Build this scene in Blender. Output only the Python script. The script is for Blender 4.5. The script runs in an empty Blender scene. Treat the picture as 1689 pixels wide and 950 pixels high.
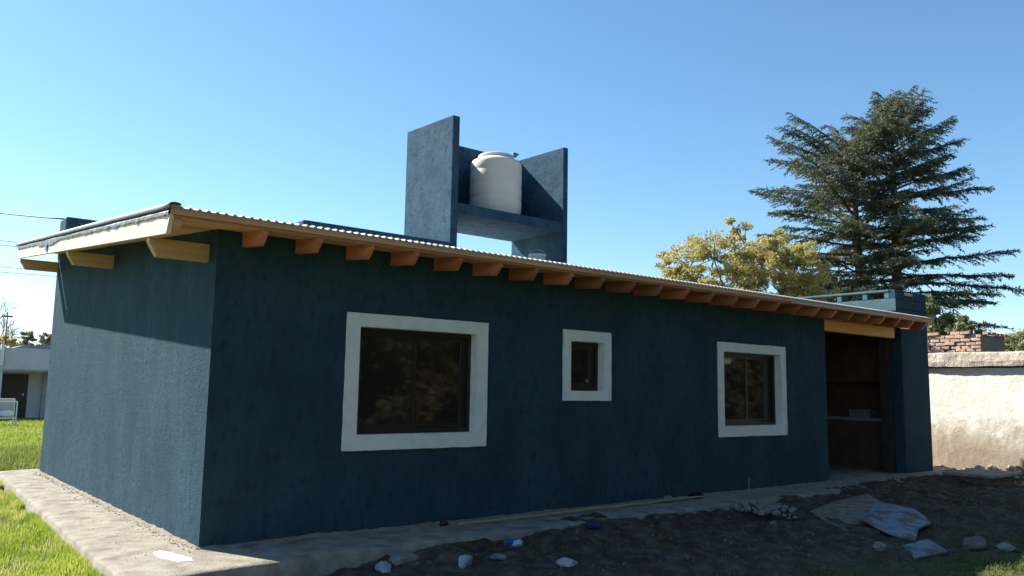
import bpy, bmesh, math, random
import numpy as np
from mathutils import Vector, Matrix, noise as mnoise
random.seed(7); rng = np.random.default_rng(7)
S = bpy.context.scene
COL = S.collection
# ---------------------------------------------------------------- camera
cam = bpy.data.cameras.new('camera'); co = bpy.data.objects.new('camera', cam); COL.objects.link(co); S.camera = co
YAW, PITCH, ROLL = 0.678649989, 0.123725293, 0.0171208603
CAM = Vector((-2.55138685, -7.51482223, 1.44339951))
fw = Vector((math.sin(YAW)*math.cos(PITCH), math.cos(YAW)*math.cos(PITCH), math.sin(PITCH)))
rt = Vector((math.cos(YAW), -math.sin(YAW), 0)); up = rt.cross(fw)
r2 = rt*math.cos(ROLL)+up*math.sin(ROLL); u2 = -rt*math.sin(ROLL)+up*math.cos(ROLL)
M = Matrix((r2, u2, -fw)).transposed().to_4x4(); M.translation = CAM
co.matrix_world = M
cam.sensor_width = 36; cam.lens = 36*1346.82094/1689; cam.clip_end = 5000; cam.clip_start = .05
# ---------------------------------------------------------------- light
SUN = Vector((-1, 2.05, 1.88)).normalized()
el = math.asin(SUN.z); az = math.atan2(SUN.x, SUN.y)
w = bpy.data.worlds.new('World'); S.world = w; w.use_nodes = True
wn = w.node_tree.nodes; bg = wn['Background']
sky = wn.new('ShaderNodeTexSky'); sky.sky_type = 'NISHITA'; sky.sun_disc = False
sky.sun_elevation = el; sky.sun_rotation = az; sky.altitude = 400
sky.air_density = 1.0; sky.dust_density = .25; sky.ozone_density = 3.2
hs = wn.new('ShaderNodeHueSaturation'); hs.inputs['Saturation'].default_value = 1.10; hs.inputs['Hue'].default_value = .492; w.node_tree.links.new(sky.outputs[0], hs.inputs['Color']); w.node_tree.links.new(hs.outputs[0], bg.inputs[0]); bg.inputs[1].default_value = .088
sl = bpy.data.lights.new('sun', 'SUN'); sl.energy = 5.0; sl.angle = math.radians(.55); sl.color = (1, .95, .86)
so = bpy.data.objects.new('sun', sl); COL.objects.link(so); so.rotation_euler = (-SUN).to_track_quat('-Z', 'Y').to_euler(); so.location = (-20, 40, 40)
S.view_settings.view_transform = 'Standard'; S.view_settings.look = 'None'; S.view_settings.exposure = 1.2; S.view_settings.gamma = 1

# ---------------------------------------------------------------- helpers
def tag(o, label=None, cat=None, group=None, kind=None):
    if label: o['label'] = label
    if cat: o['category'] = cat
    if group: o['group'] = group
    if kind: o['kind'] = kind
    return o
def empty(name, loc=(0, 0, 0), label=None, cat=None, group=None):
    o = bpy.data.objects.new(name, None); o.location = loc; o.empty_display_size = .2; COL.objects.link(o)
    return tag(o, label, cat, group)
def link(name, me, parent=None, loc=(0, 0, 0)):
    o = bpy.data.objects.new(name, me); COL.objects.link(o); o.location = loc
    if parent: o.parent = parent
    return o
class MB:
    def __init__(s): s.v = []; s.f = []
    def poly(s, vs, fs):
        n = len(s.v); s.v += [tuple(p) for p in vs]; s.f += [tuple(i+n for i in f) for f in fs]; return s
    def box(s, a, b):
        x0, y0, z0 = a; x1, y1, z1 = b
        return s.poly([(x0,y0,z0),(x1,y0,z0),(x1,y1,z0),(x0,y1,z0),(x0,y0,z1),(x1,y0,z1),(x1,y1,z1),(x0,y1,z1)],
            [(3,2,1,0),(4,5,6,7),(0,1,5,4),(1,2,6,5),(2,3,7,6),(3,0,4,7)])
    def prism(s, prof, axis, a, b):   # prof: list of 2-D points, extruded along axis from a to b
        def P(p, t):
            if axis == 'x': return (t, p[0], p[1])
            if axis == 'y': return (p[0], t, p[1])
            return (p[0], p[1], t)
        n = len(prof); vs = [P(p, a) for p in prof]+[P(p, b) for p in prof]
        fs = [tuple(range(n))[::-1], tuple(range(n, 2*n))]+[(i, (i+1) % n, (i+1) % n+n, i+n) for i in range(n)]
        return s.poly(vs, fs)
    def tube(s, pts, rad, n=8, cap=True):
        pts = [Vector(p) for p in pts]; k = len(pts)
        if not hasattr(rad, '__len__'): rad = [rad]*k
        ref = Vector((0, 0, 1)); base = len(s.v)
        for i, p in enumerate(pts):
            t = (pts[min(i+1, k-1)]-pts[max(i-1, 0)]).normalized()
            a = t.cross(ref if abs(t.z) < .95 else Vector((1, 0, 0))).normalized(); b = t.cross(a)
            for j in range(n):
                q = 2*math.pi*j/n; s.v.append(tuple(p+(a*math.cos(q)+b*math.sin(q))*rad[i]))
        for i in range(k-1):
            for j in range(n):
                s.f.append((base+i*n+j, base+i*n+(j+1) % n, base+(i+1)*n+(j+1) % n, base+(i+1)*n+j))
        if cap: s.f.append(tuple(base+j for j in range(n))); s.f.append(tuple(base+(k-1)*n+j for j in range(n))[::-1])
        return s
    def lathe(s, prof, c=(0, 0, 0), n=40):
        base = len(s.v); k = len(prof)
        for r, z in prof:
            for j in range(n):
                q = 2*math.pi*j/n; s.v.append((c[0]+r*math.cos(q), c[1]+r*math.sin(q), c[2]+z))
        for i in range(k-1):
            for j in range(n):
                s.f.append((base+i*n+j, base+i*n+(j+1) % n, base+(i+1)*n+(j+1) % n, base+(i+1)*n+j))
        return s
    def mesh(s, name, mat, org=(0, 0, 0), bevel=0, smooth=False, fix=True):
        me = bpy.data.meshes.new(name)
        me.from_pydata([(v[0]-org[0], v[1]-org[1], v[2]-org[2]) for v in s.v], [], s.f)
        bm = bmesh.new(); bm.from_mesh(me)
        if fix: bmesh.ops.recalc_face_normals(bm, faces=bm.faces)
        if bevel:
            bmesh.ops.bevel(bm, geom=[e for e in bm.edges if e.is_manifold and e.calc_face_angle(0) > .5], offset=bevel, segments=2, affect='EDGES', profile=.5)
        bm.to_mesh(me); bm.free(); me.materials.append(mat)
        if smooth: me.shade_smooth()
        me.update(); return me
    def build(s, name, mat, parent=None, org=None, bevel=0, smooth=False):
        if org is None:
            r = parent
            while r and r.parent: r = r.parent
            org = tuple(r.location) if r else (0, 0, 0)
        o = link(name, s.mesh(name, mat, org, bevel, smooth), parent)
        if parent is None: o.location = org
        return o
def npmesh(name, V, F, mat, smooth=False):   # V (n,3) array; F (m,k) array
    me = bpy.data.meshes.new(name); V = np.asarray(V, np.float32); F = np.asarray(F, np.int32)
    m, k = F.shape
    me.vertices.add(len(V)); me.vertices.foreach_set('co', V.ravel())
    me.loops.add(m*k); me.loops.foreach_set('vertex_index', F.ravel())
    me.polygons.add(m); me.polygons.foreach_set('loop_start', np.arange(0, m*k, k, dtype=np.int32)); me.polygons.foreach_set('loop_total', np.full(m, k, np.int32))
    if smooth: me.polygons.foreach_set('use_smooth', np.ones(m, bool))
    me.materials.append(mat); me.update(calc_edges=True); me.validate(); return me
def rough(me, amp, freq, seed=0, sub=0):   # real unevenness on a mesh
    bm = bmesh.new(); bm.from_mesh(me)
    if sub: bmesh.ops.subdivide_edges(bm, edges=bm.edges, cuts=sub, use_grid_fill=True)
    for v in bm.verts:
        n = mnoise.noise_vector(v.co*freq+Vector((seed*7.3, seed*3.1, 1.7)))
        v.co += n*amp
    bm.to_mesh(me); bm.free()

# ---------------------------------------------------------------- materials
def mat(name, c1, c2=None, scale=4, rough_=.85, bump=0, bscale=40, stretch=(1, 1, 1), c3=None, scale3=1.2, spec=.3, detail=6, lo=.35, hi=.65, bdist=.01, bump2=0, b2scale=200, metallic=0, f3=(.45, .7), b_stretch=None):
    m = bpy.data.materials.new(name); m.use_nodes = True; nt = m.node_tree; N = nt.nodes; L = nt.links
    p = N['Principled BSDF']; p.inputs['Roughness'].default_value = rough_; p.inputs['Specular IOR Level'].default_value = spec; p.inputs['Metallic'].default_value = metallic
    tc = N.new('ShaderNodeTexCoord'); mp = N.new('ShaderNodeMapping'); L.new(tc.outputs['Object'], mp.inputs[0]); mp.inputs['Scale'].default_value = stretch
    p.inputs['Base Color'].default_value = (*c1, 1)
    if c2:
        n = N.new('ShaderNodeTexNoise'); n.inputs['Scale'].default_value = scale; n.inputs['Detail'].default_value = detail; L.new(mp.outputs[0], n.inputs[0])
        r = N.new('ShaderNodeValToRGB'); r.color_ramp.elements[0].position = lo; r.color_ramp.elements[1].position = hi
        r.color_ramp.elements[0].color = (*c1, 1); r.color_ramp.elements[1].color = (*c2, 1); L.new(n.outputs[0], r.inputs[0]); out = r.outputs[0]
        if c3:
            n3 = N.new('ShaderNodeTexNoise'); n3.inputs['Scale'].default_value = scale3; n3.inputs['Detail'].default_value = 5; L.new(mp.outputs[0], n3.inputs[0])
            r3 = N.new('ShaderNodeValToRGB'); r3.color_ramp.elements[0].position = f3[0]; r3.color_ramp.elements[1].position = f3[1]; L.new(n3.outputs[0], r3.inputs[0])
            mx = N.new('ShaderNodeMix'); mx.data_type = 'RGBA'; L.new(r3.outputs[0], mx.inputs[0]); L.new(out, mx.inputs[6]); mx.inputs[7].default_value = (*c3, 1); out = mx.outputs[2]
        L.new(out, p.inputs['Base Color'])
    if bump:
        bsrc = mp.outputs[0]
        if b_stretch:
            m2 = N.new('ShaderNodeMapping'); L.new(tc.outputs['Object'], m2.inputs[0]); m2.inputs['Scale'].default_value = b_stretch; bsrc = m2.outputs[0]
        nb = N.new('ShaderNodeTexNoise'); nb.inputs['Scale'].default_value = bscale; nb.inputs['Detail'].default_value = 5; nb.inputs['Roughness'].default_value = .6; L.new(bsrc, nb.inputs[0])
        h = nb.outputs[0]
        if bump2:
            nc = N.new('ShaderNodeTexNoise'); nc.inputs['Scale'].default_value = b2scale; nc.inputs['Detail'].default_value = 3; L.new(bsrc, nc.inputs[0])
            ad = N.new('ShaderNodeMath'); ad.operation = 'MULTIPLY_ADD'; L.new(nc.outputs[0], ad.inputs[0]); ad.inputs[1].default_value = bump2; L.new(h, ad.inputs[2]); h = ad.outputs[0]
        b = N.new('ShaderNodeBump'); b.inputs['Strength'].default_value = bump; b.inputs['Distance'].default_value = bdist; L.new(h, b.inputs['Height']); L.new(b.outputs[0], p.inputs['Normal'])
    return m
def leafmat(name, c1, c2, scale=1.0, trans=.35, c3=None, lo=.4, hi=.62, rough_=.6):
    m = mat(name, c1, c2, scale=scale, rough_=rough_, spec=.25, detail=4, lo=lo, hi=hi, c3=c3, scale3=scale*2.3, f3=(.5, .62))
    nt = m.node_tree; N = nt.nodes; p = N['Principled BSDF']; src = p.inputs['Base Color'].links[0].from_socket
    t = N.new('ShaderNodeBsdfTranslucent'); nt.links.new(src, t.inputs[0]); x = N.new('ShaderNodeMixShader'); x.inputs[0].default_value = trans
    nt.links.new(p.outputs[0], x.inputs[1]); nt.links.new(t.outputs[0], x.inputs[2]); nt.links.new(x.outputs[0], N['Material Output'].inputs[0])
    return m
PAINT = mat('teal_navy_stucco', (.030, .065, .092), (.042, .090, .120), scale=2.2, rough_=.85, bump=1, bscale=20, bdist=.020, stretch=(1, 1, .5), c3=(.025, .050, .080), scale3=14, bump2=.8, b2scale=90, spec=.08, f3=(.5, .72), b_stretch=(1, 1, .7))
PAINT2 = mat('navy_stucco_tower', (.034, .076, .118), (.056, .108, .155), scale=3.2, rough_=.85, bump=.9, bscale=9, bdist=.018, c3=(.024, .052, .084), scale3=8, bump2=1.0, b2scale=60, spec=.08, f3=(.52, .75))
TEALSUN = mat('sunlit_teal_paint', (.045, .105, .13), (.06, .135, .155), scale=3, rough_=.8, bump=.5, bscale=30, bdist=.02)  # brighter house paint, sunlight on the chimney's left side put into the colour
WHITE = mat('white_trim_paint', (.88, .85, .80), (.76, .735, .69), scale=7, rough_=.7, bump=.5, bscale=35, bdist=.008, lo=.45, hi=.8)
CONC = mat('concrete', (.25, .22, .175), (.36, .325, .265), scale=5, rough_=.92, bump=.8, bscale=30, bdist=.015, c3=(.19, .16, .125), scale3=3.4, f3=(.52, .68), bump2=.4, b2scale=160)
MORTAR = mat('rough_mortar', (.22, .18, .14), (.34, .29, .23), scale=12, rough_=.95, bump=1, bscale=60, bdist=.02)
WOODL = mat('pine_board_light', (.68, .36, .20), (.78, .46, .28), scale=2.2, rough_=.6, bump=.3, bscale=10, bdist=.004, stretch=(.35, 6, 6), detail=8)
WOODY = mat('pine_barge_board', (.78, .63, .45), (.84, .72, .55), scale=2.2, rough_=.55, bump=.3, bscale=10, bdist=.004, stretch=(6, .35, 6), detail=8)
WOODR = mat('stained_rafter', (.44, .15, .08), (.56, .21, .115), scale=3, rough_=.55, bump=.3, bscale=12, bdist=.004, stretch=(8, .6, 6), detail=8)
WOODB = mat('stained_beam', (.56, .30, .15), (.66, .40, .21), scale=3, rough_=.55, bump=.3, bscale=12, bdist=.004, stretch=(.5, 7, 7), detail=8)
LINT = mat('orange_lintel', (.84, .34, .06), (.90, .43, .09), scale=3, rough_=.5, bump=.3, bscale=12, bdist=.004, stretch=(.4, 7, 7), detail=8)
FLASH = mat('grey_flashing', (.22, .23, .26), (.32, .33, .35), scale=5, rough_=.55, metallic=.3)
def vary(m, amt):   # each separate piece of timber gets its own shade
    nt = m.node_tree; p = nt.nodes['Principled BSDF']; src = p.inputs['Base Color'].links[0].from_socket; oi = nt.nodes.new('ShaderNodeObjectInfo'); mr = nt.nodes.new('ShaderNodeMapRange'); mr.inputs[3].default_value = 1-amt; mr.inputs[4].default_value = 1+amt; nt.links.new(oi.outputs['Random'], mr.inputs[0]); h = nt.nodes.new('ShaderNodeHueSaturation'); nt.links.new(mr.outputs[0], h.inputs['Value']); nt.links.new(src, h.inputs['Color']); nt.links.new(h.outputs[0], p.inputs['Base Color'])
vary(WOODR, .3); vary(WOODL, .14)
GALV = mat('galvanised_sheet', (.46, .45, .43), (.56, .54, .51), scale=6, rough_=.55, metallic=.2, spec=.5, lo=.4, hi=.7)
FOIL = mat('torn_membrane', (.16, .15, .155), (.42, .40, .38), scale=18, rough_=.4, metallic=.3, bump=.6, bscale=30, lo=.5, hi=.7)
FRAME = mat('dark_brown_aluminium', (.020, .013, .012), rough_=.4, spec=.5)
GLASS = mat('tinted_glass', (.030, .022, .018), rough_=.035, spec=.5)
TANKM = mat('beige_tank_plastic', (.84, .73, .62), (.88, .78, .67), scale=3, rough_=.45, bump=.08, bscale=6, bdist=.02, spec=.4)
BUCK = mat('white_bucket_plastic', (.72, .74, .76), rough_=.4, spec=.5)
WIRE = mat('black_cable', (.02, .022, .028), rough_=.6)
STEEL = mat('bucket_wire', (.4, .41, .43), rough_=.4, metallic=.8)
BARK = mat('bark', (.075, .055, .042), (.13, .10, .08), scale=8, rough_=.95, bump=.8, bscale=18, bdist=.03, stretch=(1, 1, .3))
BARKG = mat('grey_bark', (.15, .135, .12), (.24, .22, .20), scale=8, rough_=.95, bump=.6, bscale=18, bdist=.02, stretch=(1, 1, .3))
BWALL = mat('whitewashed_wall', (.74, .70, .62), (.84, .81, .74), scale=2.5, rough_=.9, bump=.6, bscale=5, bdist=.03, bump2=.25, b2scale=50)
COPE = mat('weathered_coping', (.52, .44, .36), (.68, .60, .51), scale=5, rough_=.95, bump=.9, bscale=14, bdist=.03, c3=(.36, .29, .24), scale3=3)
BRICK = mat('old_brick', (.46, .30, .22), (.60, .45, .35), scale=3.5, rough_=.95, bump=.8, bscale=24, bdist=.02)
MORT = mat('brick_mortar', (.30, .25, .20), (.40, .35, .29), scale=8, rough_=.95, bump=.6, bscale=30)
GREYP = mat('grey_plaster', (.30, .27, .27), (.36, .33, .33), scale=4, rough_=.9, bump=.4, bscale=20)
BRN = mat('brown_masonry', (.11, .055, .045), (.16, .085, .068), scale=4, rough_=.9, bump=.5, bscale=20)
DMAS = mat('dark_masonry', (.035, .026, .026), (.055, .04, .038), scale=4, rough_=.9, bump=.5, bscale=20)  # darkest brown masonry, for the return strip beside the pillar
STONE = mat('rubble_stone', (.20, .185, .17), (.30, .28, .265), scale=5, rough_=.95, bump=.7, bscale=20, bdist=.02)
STONEW = mat('white_stone', (.30, .31, .33), (.42, .43, .45), scale=5, rough_=.9, bump=.5, bscale=20, bdist=.01)
DIRTC = mat('earthy_rubble', (.13, .10, .08), (.21, .17, .14), scale=6, rough_=.95, bump=.8, bscale=22, bdist=.02)
GRASS = leafmat('grass_blades', (.24, .33, .045), (.42, .48, .08), scale=.9, trans=.45, c3=(.46, .46, .14))
YGR = leafmat('yard_grass_blades', (.075, .11, .025), (.15, .20, .045), scale=1.1, trans=.4, c3=(.13, .11, .05))
TWEED = leafmat('tall_weed_blades', (.13, .20, .04), (.26, .32, .07), scale=1.2, trans=.4, c3=(.36, .36, .12))
WEED = leafmat('shaded_weeds', (.05, .085, .022), (.10, .13, .035), scale=1.3, trans=.35, c3=(.14, .12, .05))
CEDAR = leafmat('cedar_needles', (.085, .105, .065), (.17, .18, .09), scale=.8, trans=.22, c3=(.06, .085, .075), rough_=.7)
YEL = leafmat('yellow_leaves', (.46, .41, .15), (.56, .47, .18), scale=1.1, trans=.45, c3=(.32, .32, .13))
OLIVE = leafmat('olive_leaves', (.20, .22, .10), (.30, .31, .15), scale=.9, trans=.35)
PALEG = leafmat('pale_willow_leaves', (.26, .28, .13), (.36, .36, .18), scale=.9, trans=.4)
DARKG = leafmat('dark_green_leaves', (.05, .075, .03), (.09, .115, .045), scale=.7, trans=.25)
GREENR = leafmat('garden_tree_leaves', (.06, .065, .035), (.13, .09, .05), scale=.35, trans=.3, c3=(.05, .05, .035))

# ---------------------------------------------------------------- ground
def sm(a, b, t): t = np.clip((t-a)/(b-a), 0, 1); return t*t*(3-2*t)
def vnoise(x, y, seed):   # cheap vectorised value noise
    def h(i, j):
        n = (i*374761393+j*668265263+seed*982451653) & 0x7fffffff; n = ((n ^ (n >> 13))*1274126177) & 0x7fffffff; return ((n ^ (n >> 16)) & 0xffff)/65535.
    xi = np.floor(x).astype(np.int64); yi = np.floor(y).astype(np.int64); fx = x-xi; fy = y-yi; fx = fx*fx*(3-2*fx); fy = fy*fy*(3-2*fy)
    return (h(xi, yi)*(1-fx)+h(xi+1, yi)*fx)*(1-fy)+(h(xi, yi+1)*(1-fx)+h(xi+1, yi+1)*fx)*fy-.5
def gz(x, y):
    x = np.asarray(x, float); y = np.asarray(y, float)
    z = np.full(np.broadcast(x, y).shape, -.17)
    front = sm(-.4, .6, x)*sm(.3, -.5, y)*sm(-9, -4, y)*sm(24, 18, x)      # the dug-over yard in front
    mound = .07*sm(9.2, 11.2, x)*sm(14.6, 13.0, x)*sm(-4.2, -1.6, y)*sm(.8, .2, y)
    rub = .06*vnoise(x*3, y*3, 3)+.05*vnoise(x*7, y*7, 5)+.03*vnoise(x*16, y*16, 6)
    low = -.10*sm(14.0, 15.2, x)*sm(-6, -3, y)-.13*sm(-2.4, -3.6, y)*sm(1, 4, x)*sm(30, 20, x)
    z = z+front*(.035+.075*sm(-1.5, -1.0, y)*sm(.8, 2.0, x)+rub*1.3+.05*vnoise(x*1.1, y*1.1, 9))+mound+low
    z = z+.014*vnoise(x*2.2, y*2.2, 11)+.10*vnoise(x*.13, y*.13, 12)*sm(8, 20, np.abs(x)+np.abs(y))
    z = z+.10*sm(15.2, 16.0, x)*sm(17, 16.2, x)*(1+vnoise(x*5, y*5, 41))*sm(-7, -6, y)*sm(9, 8, y)
    under = (x > .05)*(x < 14.2)*(y > -.45)*(y < 7.6); return np.where(under, -.3, z)
def axis(lo, hi, step, far):
    a = list(np.arange(lo, hi+1e-6, step)); d = step; x = hi; R = []
    while x < far: d *= 1.25; x += d; R.append(x)
    d = step; x = lo; Lf = []
    while x > -far: d *= 1.25; x -= d; Lf.append(x)
    return np.array(Lf[::-1]+a+R)
gx = axis(-3, 17, .06, 900); gy = axis(-5.2, 2.5, .05, 900)
X, Y = np.meshgrid(gx, gy); Z = gz(X, Y)
V = np.stack([X.ravel(), Y.ravel(), Z.ravel()], 1); nx = len(gx); ny = len(gy)
ii, jj = np.meshgrid(np.arange(nx-1), np.arange(ny-1)); a = (jj*nx+ii).ravel(); F = np.stack([a, a+1, a+1+nx, a+nx], 1)
def ground_mat():
    m = mat('ground_soil', (.058, .037, .025), (.10, .068, .046), scale=2.5, rough_=.97, bump=.9, bscale=30, bdist=.03, c3=(.17, .13, .10), scale3=7, bump2=.5, b2scale=120)
    nt = m.node_tree; N = nt.nodes; L = nt.links; p = N['Principled BSDF']; src = p.inputs['Base Color'].links[0].from_socket
    g = N.new('ShaderNodeTexCoord'); sx = N.new('ShaderNodeSeparateXYZ'); L.new(g.outputs['Object'], sx.inputs[0])
    nz = N.new('ShaderNodeTexNoise'); nz.inputs['Scale'].default_value = 1.6; nz.inputs['Detail'].default_value = 6; L.new(g.outputs['Object'], nz.inputs[0])
    def rng_(sock, a, b):
        r = N.new('ShaderNodeMapRange'); r.interpolation_type = 'SMOOTHSTEP'; L.new(sock, r.inputs[0]); r.inputs[1].default_value = a; r.inputs[2].default_value = b; return r.outputs[0]
    def mul(a_, b_, op='MULTIPLY'):
        q = N.new('ShaderNodeMath'); q.operation = op
        for k, s_ in enumerate((a_, b_)):
            if isinstance(s_, (int, float)): q.inputs[k].default_value = s_
            else: L.new(s_, q.inputs[k])
        return q.outputs[0]
    wob = mul(mul(nz.outputs[0], -.5, 'ADD'), 2.2)
    xx = mul(sx.outputs[0], wob, 'ADD'); yy = mul(sx.outputs[1], wob, 'ADD')
    dirt = mul(mul(rng_(sx.outputs[0], -.6, .1), rng_(yy, -4.0, -3.0)), mul(rng_(xx, 24, 20), rng_(sx.outputs[1], 9.0, 7.5)))
    gm = N.new('ShaderNodeMix'); gm.data_type = 'RGBA'; gm.inputs[6].default_value = (.07, .09, .025, 1); gm.inputs[7].default_value = (.13, .15, .04, 1); L.new(nz.outputs[0], gm.inputs[0])
    mx = N.new('ShaderNodeMix'); mx.data_type = 'RGBA'; L.new(dirt, mx.inputs[0]); L.new(gm.outputs[2], mx.inputs[6]); L.new(src, mx.inputs[7]); L.new(mx.outputs[2], p.inputs['Base Color'])
    return m
tag(link('ground', npmesh('ground', V, F, ground_mat(), True)), kind='structure')

def blades(name, pts, h, wd, mat_, label, lean=.5):
    n = len(pts); ang = rng.uniform(0, 2*np.pi, n); hh = h*rng.uniform(.5, 1.25, n); ww = wd*rng.uniform(.7, 1.3, n)
    dx = np.cos(ang)*ww; dy = np.sin(ang)*ww; la = rng.uniform(0, 2*np.pi, n); ll = hh*rng.uniform(.1, 1, n)*lean
    b = np.stack([pts[:, 0], pts[:, 1], gz(pts[:, 0], pts[:, 1])-.005], 1)
    mid = b+np.stack([np.cos(la)*ll*.4, np.sin(la)*ll*.4, hh*.6], 1); tip = b+np.stack([np.cos(la)*ll, np.sin(la)*ll, hh], 1)
    d = np.stack([dx, dy, 0*dx], 1)
    V = np.stack([b-d, b+d, mid+d*.8, mid-d*.8, tip], 1).reshape(-1, 3); k = np.arange(n)*5
    F = np.concatenate([np.stack([k, k+1, k+2], 1), np.stack([k, k+2, k+3], 1), np.stack([k+3, k+2, k+4], 1)])
    return tag(link(name, npmesh(name, V, F, mat_)), label, 'grass', kind='stuff')
def slab_edge(y): return -.80+np.clip(y-0.2, 0, 8)*.033
n = 150000; P = np.stack([rng.uniform(-4.2, -.66, n), rng.uniform(-2.6, 9, n)], 1)
clump = vnoise(P[:, 0]*2.2, P[:, 1]*2.2, 21)+.6*vnoise(P[:, 0]*7, P[:, 1]*7, 22)
P = P[(P[:, 0] < slab_edge(P[:, 1])-.005+.03*vnoise(P[:, 0]*0, P[:, 1]*8, 5)) & (rng.uniform(-.55, .75, n) < clump+.35)]
blades('lawn_grass', P, .055, .0045, GRASS, 'bright sunlit lawn grass beside the concrete walkway at the left')
n = 90000; P = np.stack([rng.uniform(-6, 9, n), 8.05+rng.uniform(0, 1, n)**1.6*24, ], 1)
blades('back_lawn_grass', P, .12, .012, GRASS, 'taller sunlit grass behind the house towards the grey house')
n = 9000; yy = rng.uniform(-.6, 8, n); P = np.stack([slab_edge(yy)-.01-np.abs(rng.normal(0, .04, n)), yy], 1)
P = P[vnoise(P[:, 0]*0, P[:, 1]*1.7, 51)+.5*vnoise(P[:, 0]*0, P[:, 1]*6, 52) > -.12]
blades('walkway_edge_grass', P, .10, .005, GRASS, 'longer grass fringe leaning against the edge of the walkway')
n = 16000; P = np.stack([rng.uniform(-3, 1.6, n), 8.3+rng.uniform(0, 1, n)*5], 1); P = P[vnoise(P[:, 0]*1.5, P[:, 1]*1.2, 53) > -.05]
blades('tall_weeds', P, .26, .010, TWEED, 'darker tall weeds in the lawn just beyond the end of the walkway', .6)
n = 60000; P = np.stack([rng.uniform(1.5, 12, n), rng.uniform(-7, -2.2, n)], 1)
P = P[rng.uniform(0, 1, n) < np.clip((-P[:, 1]-3.2)/1.2+vnoise(P[:, 0]*1.5, P[:, 1]*1.5, 31)*1.3, 0.015, 1)]
blades('yard_grass', P, .05, .005, YGR, 'grass growing over the dark yard in front of the house', .7)
n = 5000; P = np.stack([rng.uniform(.4, 14, n), rng.uniform(-3.5, -.9, n)], 1)
P = P[vnoise(P[:, 0]*1.7, P[:, 1]*1.7, 33)+.4*vnoise(P[:, 0]*6, P[:, 1]*6, 34) > .16]
blades('scattered_weeds', P, .07, .006, WEED, 'scattered low weeds on the shaded bare soil', .9)

# ---------------------------------------------------------------- walkway slab
st = []
for y in np.arange(8.25, .15, -.07): st.append(((0.0, y), (slab_edge(y), y)))
for t in np.linspace(0, 1, 12)[1:]: st.append(((0.0, .15-.15*t), (-.80-.02*t, .15-1.1*t)))
for t in np.linspace(0, 1, 12)[1:]: st.append(((0.02+.0*t, 0.0), (-.82+.9*t, -.95+.10*t)))
for x in np.arange(.12, 14.35, .07): st.append(((x, 0.0), (x, -.84+.14*min(x/5, 1)+.02*math.sin(x*1.3))))
mb = MB(); prof = 9; rows = []
for k, (I, O) in enumerate(st):
    I = Vector((*I, 0)); O = Vector((*O, 0)); j = .03*mnoise.noise(Vector((k*.13, 0, 3)))+.006*mnoise.noise(Vector((k*.9, 2, 3)))
    d = (O-I); L_ = d.length; d.normalize(); O = O+d*j; row = []
    I2 = I-d*.06
    for t in (0, .25, .45, .62, .78, .9): 
        p = I2.lerp(O, t); z = .002*mnoise.noise(Vector((p.x*.6, p.y*.6, 0)))-.018*t; row.append((p.x, p.y, z))
    p = O-d*.012; row.append((p.x, p.y, -.020)); row.append((O.x, O.y, -.036+.002*mnoise.noise(Vector((k*.8, 9, 1)))))
    p = O+d*(.012+.008*mnoise.noise(Vector((k*.3, 5, 5)))); row.append((p.x, p.y, -.26))
    rows.append(row)
vs = [p for r in rows for p in r]; fs = []
for i in range(len(rows)-1):
    for j in range(prof-1): a = i*prof+j; fs.append((a, a+1, a+1+prof, a+prof))
o = MB().poly(vs, fs).build('walkway', CONC, smooth=True); tag(o, kind='structure')
o = MB().box((10.46, -.02, -.1), (15.2, 3.0, -.004)).build('porch_floor', CONC, bevel=.006); tag(o, kind='structure')

# ---------------------------------------------------------------- house
house = empty('house', (0, 0, 0), 'long single-storey dark blue stucco house with white framed windows and a corrugated shed roof', 'house')
def zt(y): return 2.930+.088*(y+.5)
DB = .10    # sheet to underside of deck
def holes_wall(name, x0, x1, z0, z1, y0, y1, ops, mat_):
    xs = sorted({x0, x1, *[v for o in ops for v in o[:2]]}); zs = sorted({z0, z1, *[v for o in ops for v in o[2:]]}); b = MB()
    def inside(xa, xb, za, zb): return any(o[0] <= xa and xb <= o[1] and o[2] <= za and zb <= o[3] for o in ops)
    for i in range(len(xs)-1):
        for j in range(len(zs)-1):
            if inside(xs[i], xs[i+1], zs[j], zs[j+1]): continue
            q = [(xs[i], zs[j]), (xs[i+1], zs[j]), (xs[i+1], zs[j+1]), (xs[i], zs[j+1])]
            for y in (y0, y1): b.poly([(a, y, c) for a, c in q], [(0, 1, 2, 3) if y == y0 else (3, 2, 1, 0)])
    for a, c, d, e in ops+[(x0, x1, z0, z1)]:
        q = [(a, d), (c, d), (c, e), (a, e)]
        for k in range(4):
            p, r = q[k], q[(k+1) % 4]; b.poly([(p[0], y0, p[1]), (r[0], y0, r[1]), (r[0], y1, r[1]), (p[0], y1, p[1])], [(0, 1, 2, 3)])
    return b
WIN = [('W', 1.352, 3.154, .802, 2.200, .145, .150, 2), ('S', 4.333, 5.179, 1.319, 2.200, .120, .115, 1), ('R', 7.431, 9.191, .802, 2.200, .130, .150, 2)]
ops = []
for _, a, b_, c, d, tw, th, k in WIN: ops.append((a+tw, b_-tw, c+th, d-.13))
b = holes_wall('front_wall', 0, 10.42, -.25, 2.87, 0, .2, ops, PAINT)
me = b.mesh('front_wall', PAINT); link('front_wall', me, house)
b = MB().prism([(.2, -.25), (7.7, -.25), (7.7, zt(7.7)-DB), (.2, zt(.2)-DB)], 'x', 0, .2); b.build('side_wall', PAINT, house)
b = MB().prism([(.2, -.25), (7.7, -.25), (7.7, zt(7.7)-DB), (.2, zt(.2)-DB)], 'x', 10.22, 10.42); b.build('porch_side_wall', PAINT, house)
MB().box((.2, 7.5, -.25), (14.27, 7.7, 3.53)).build('back_wall', PAINT, house)
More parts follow.
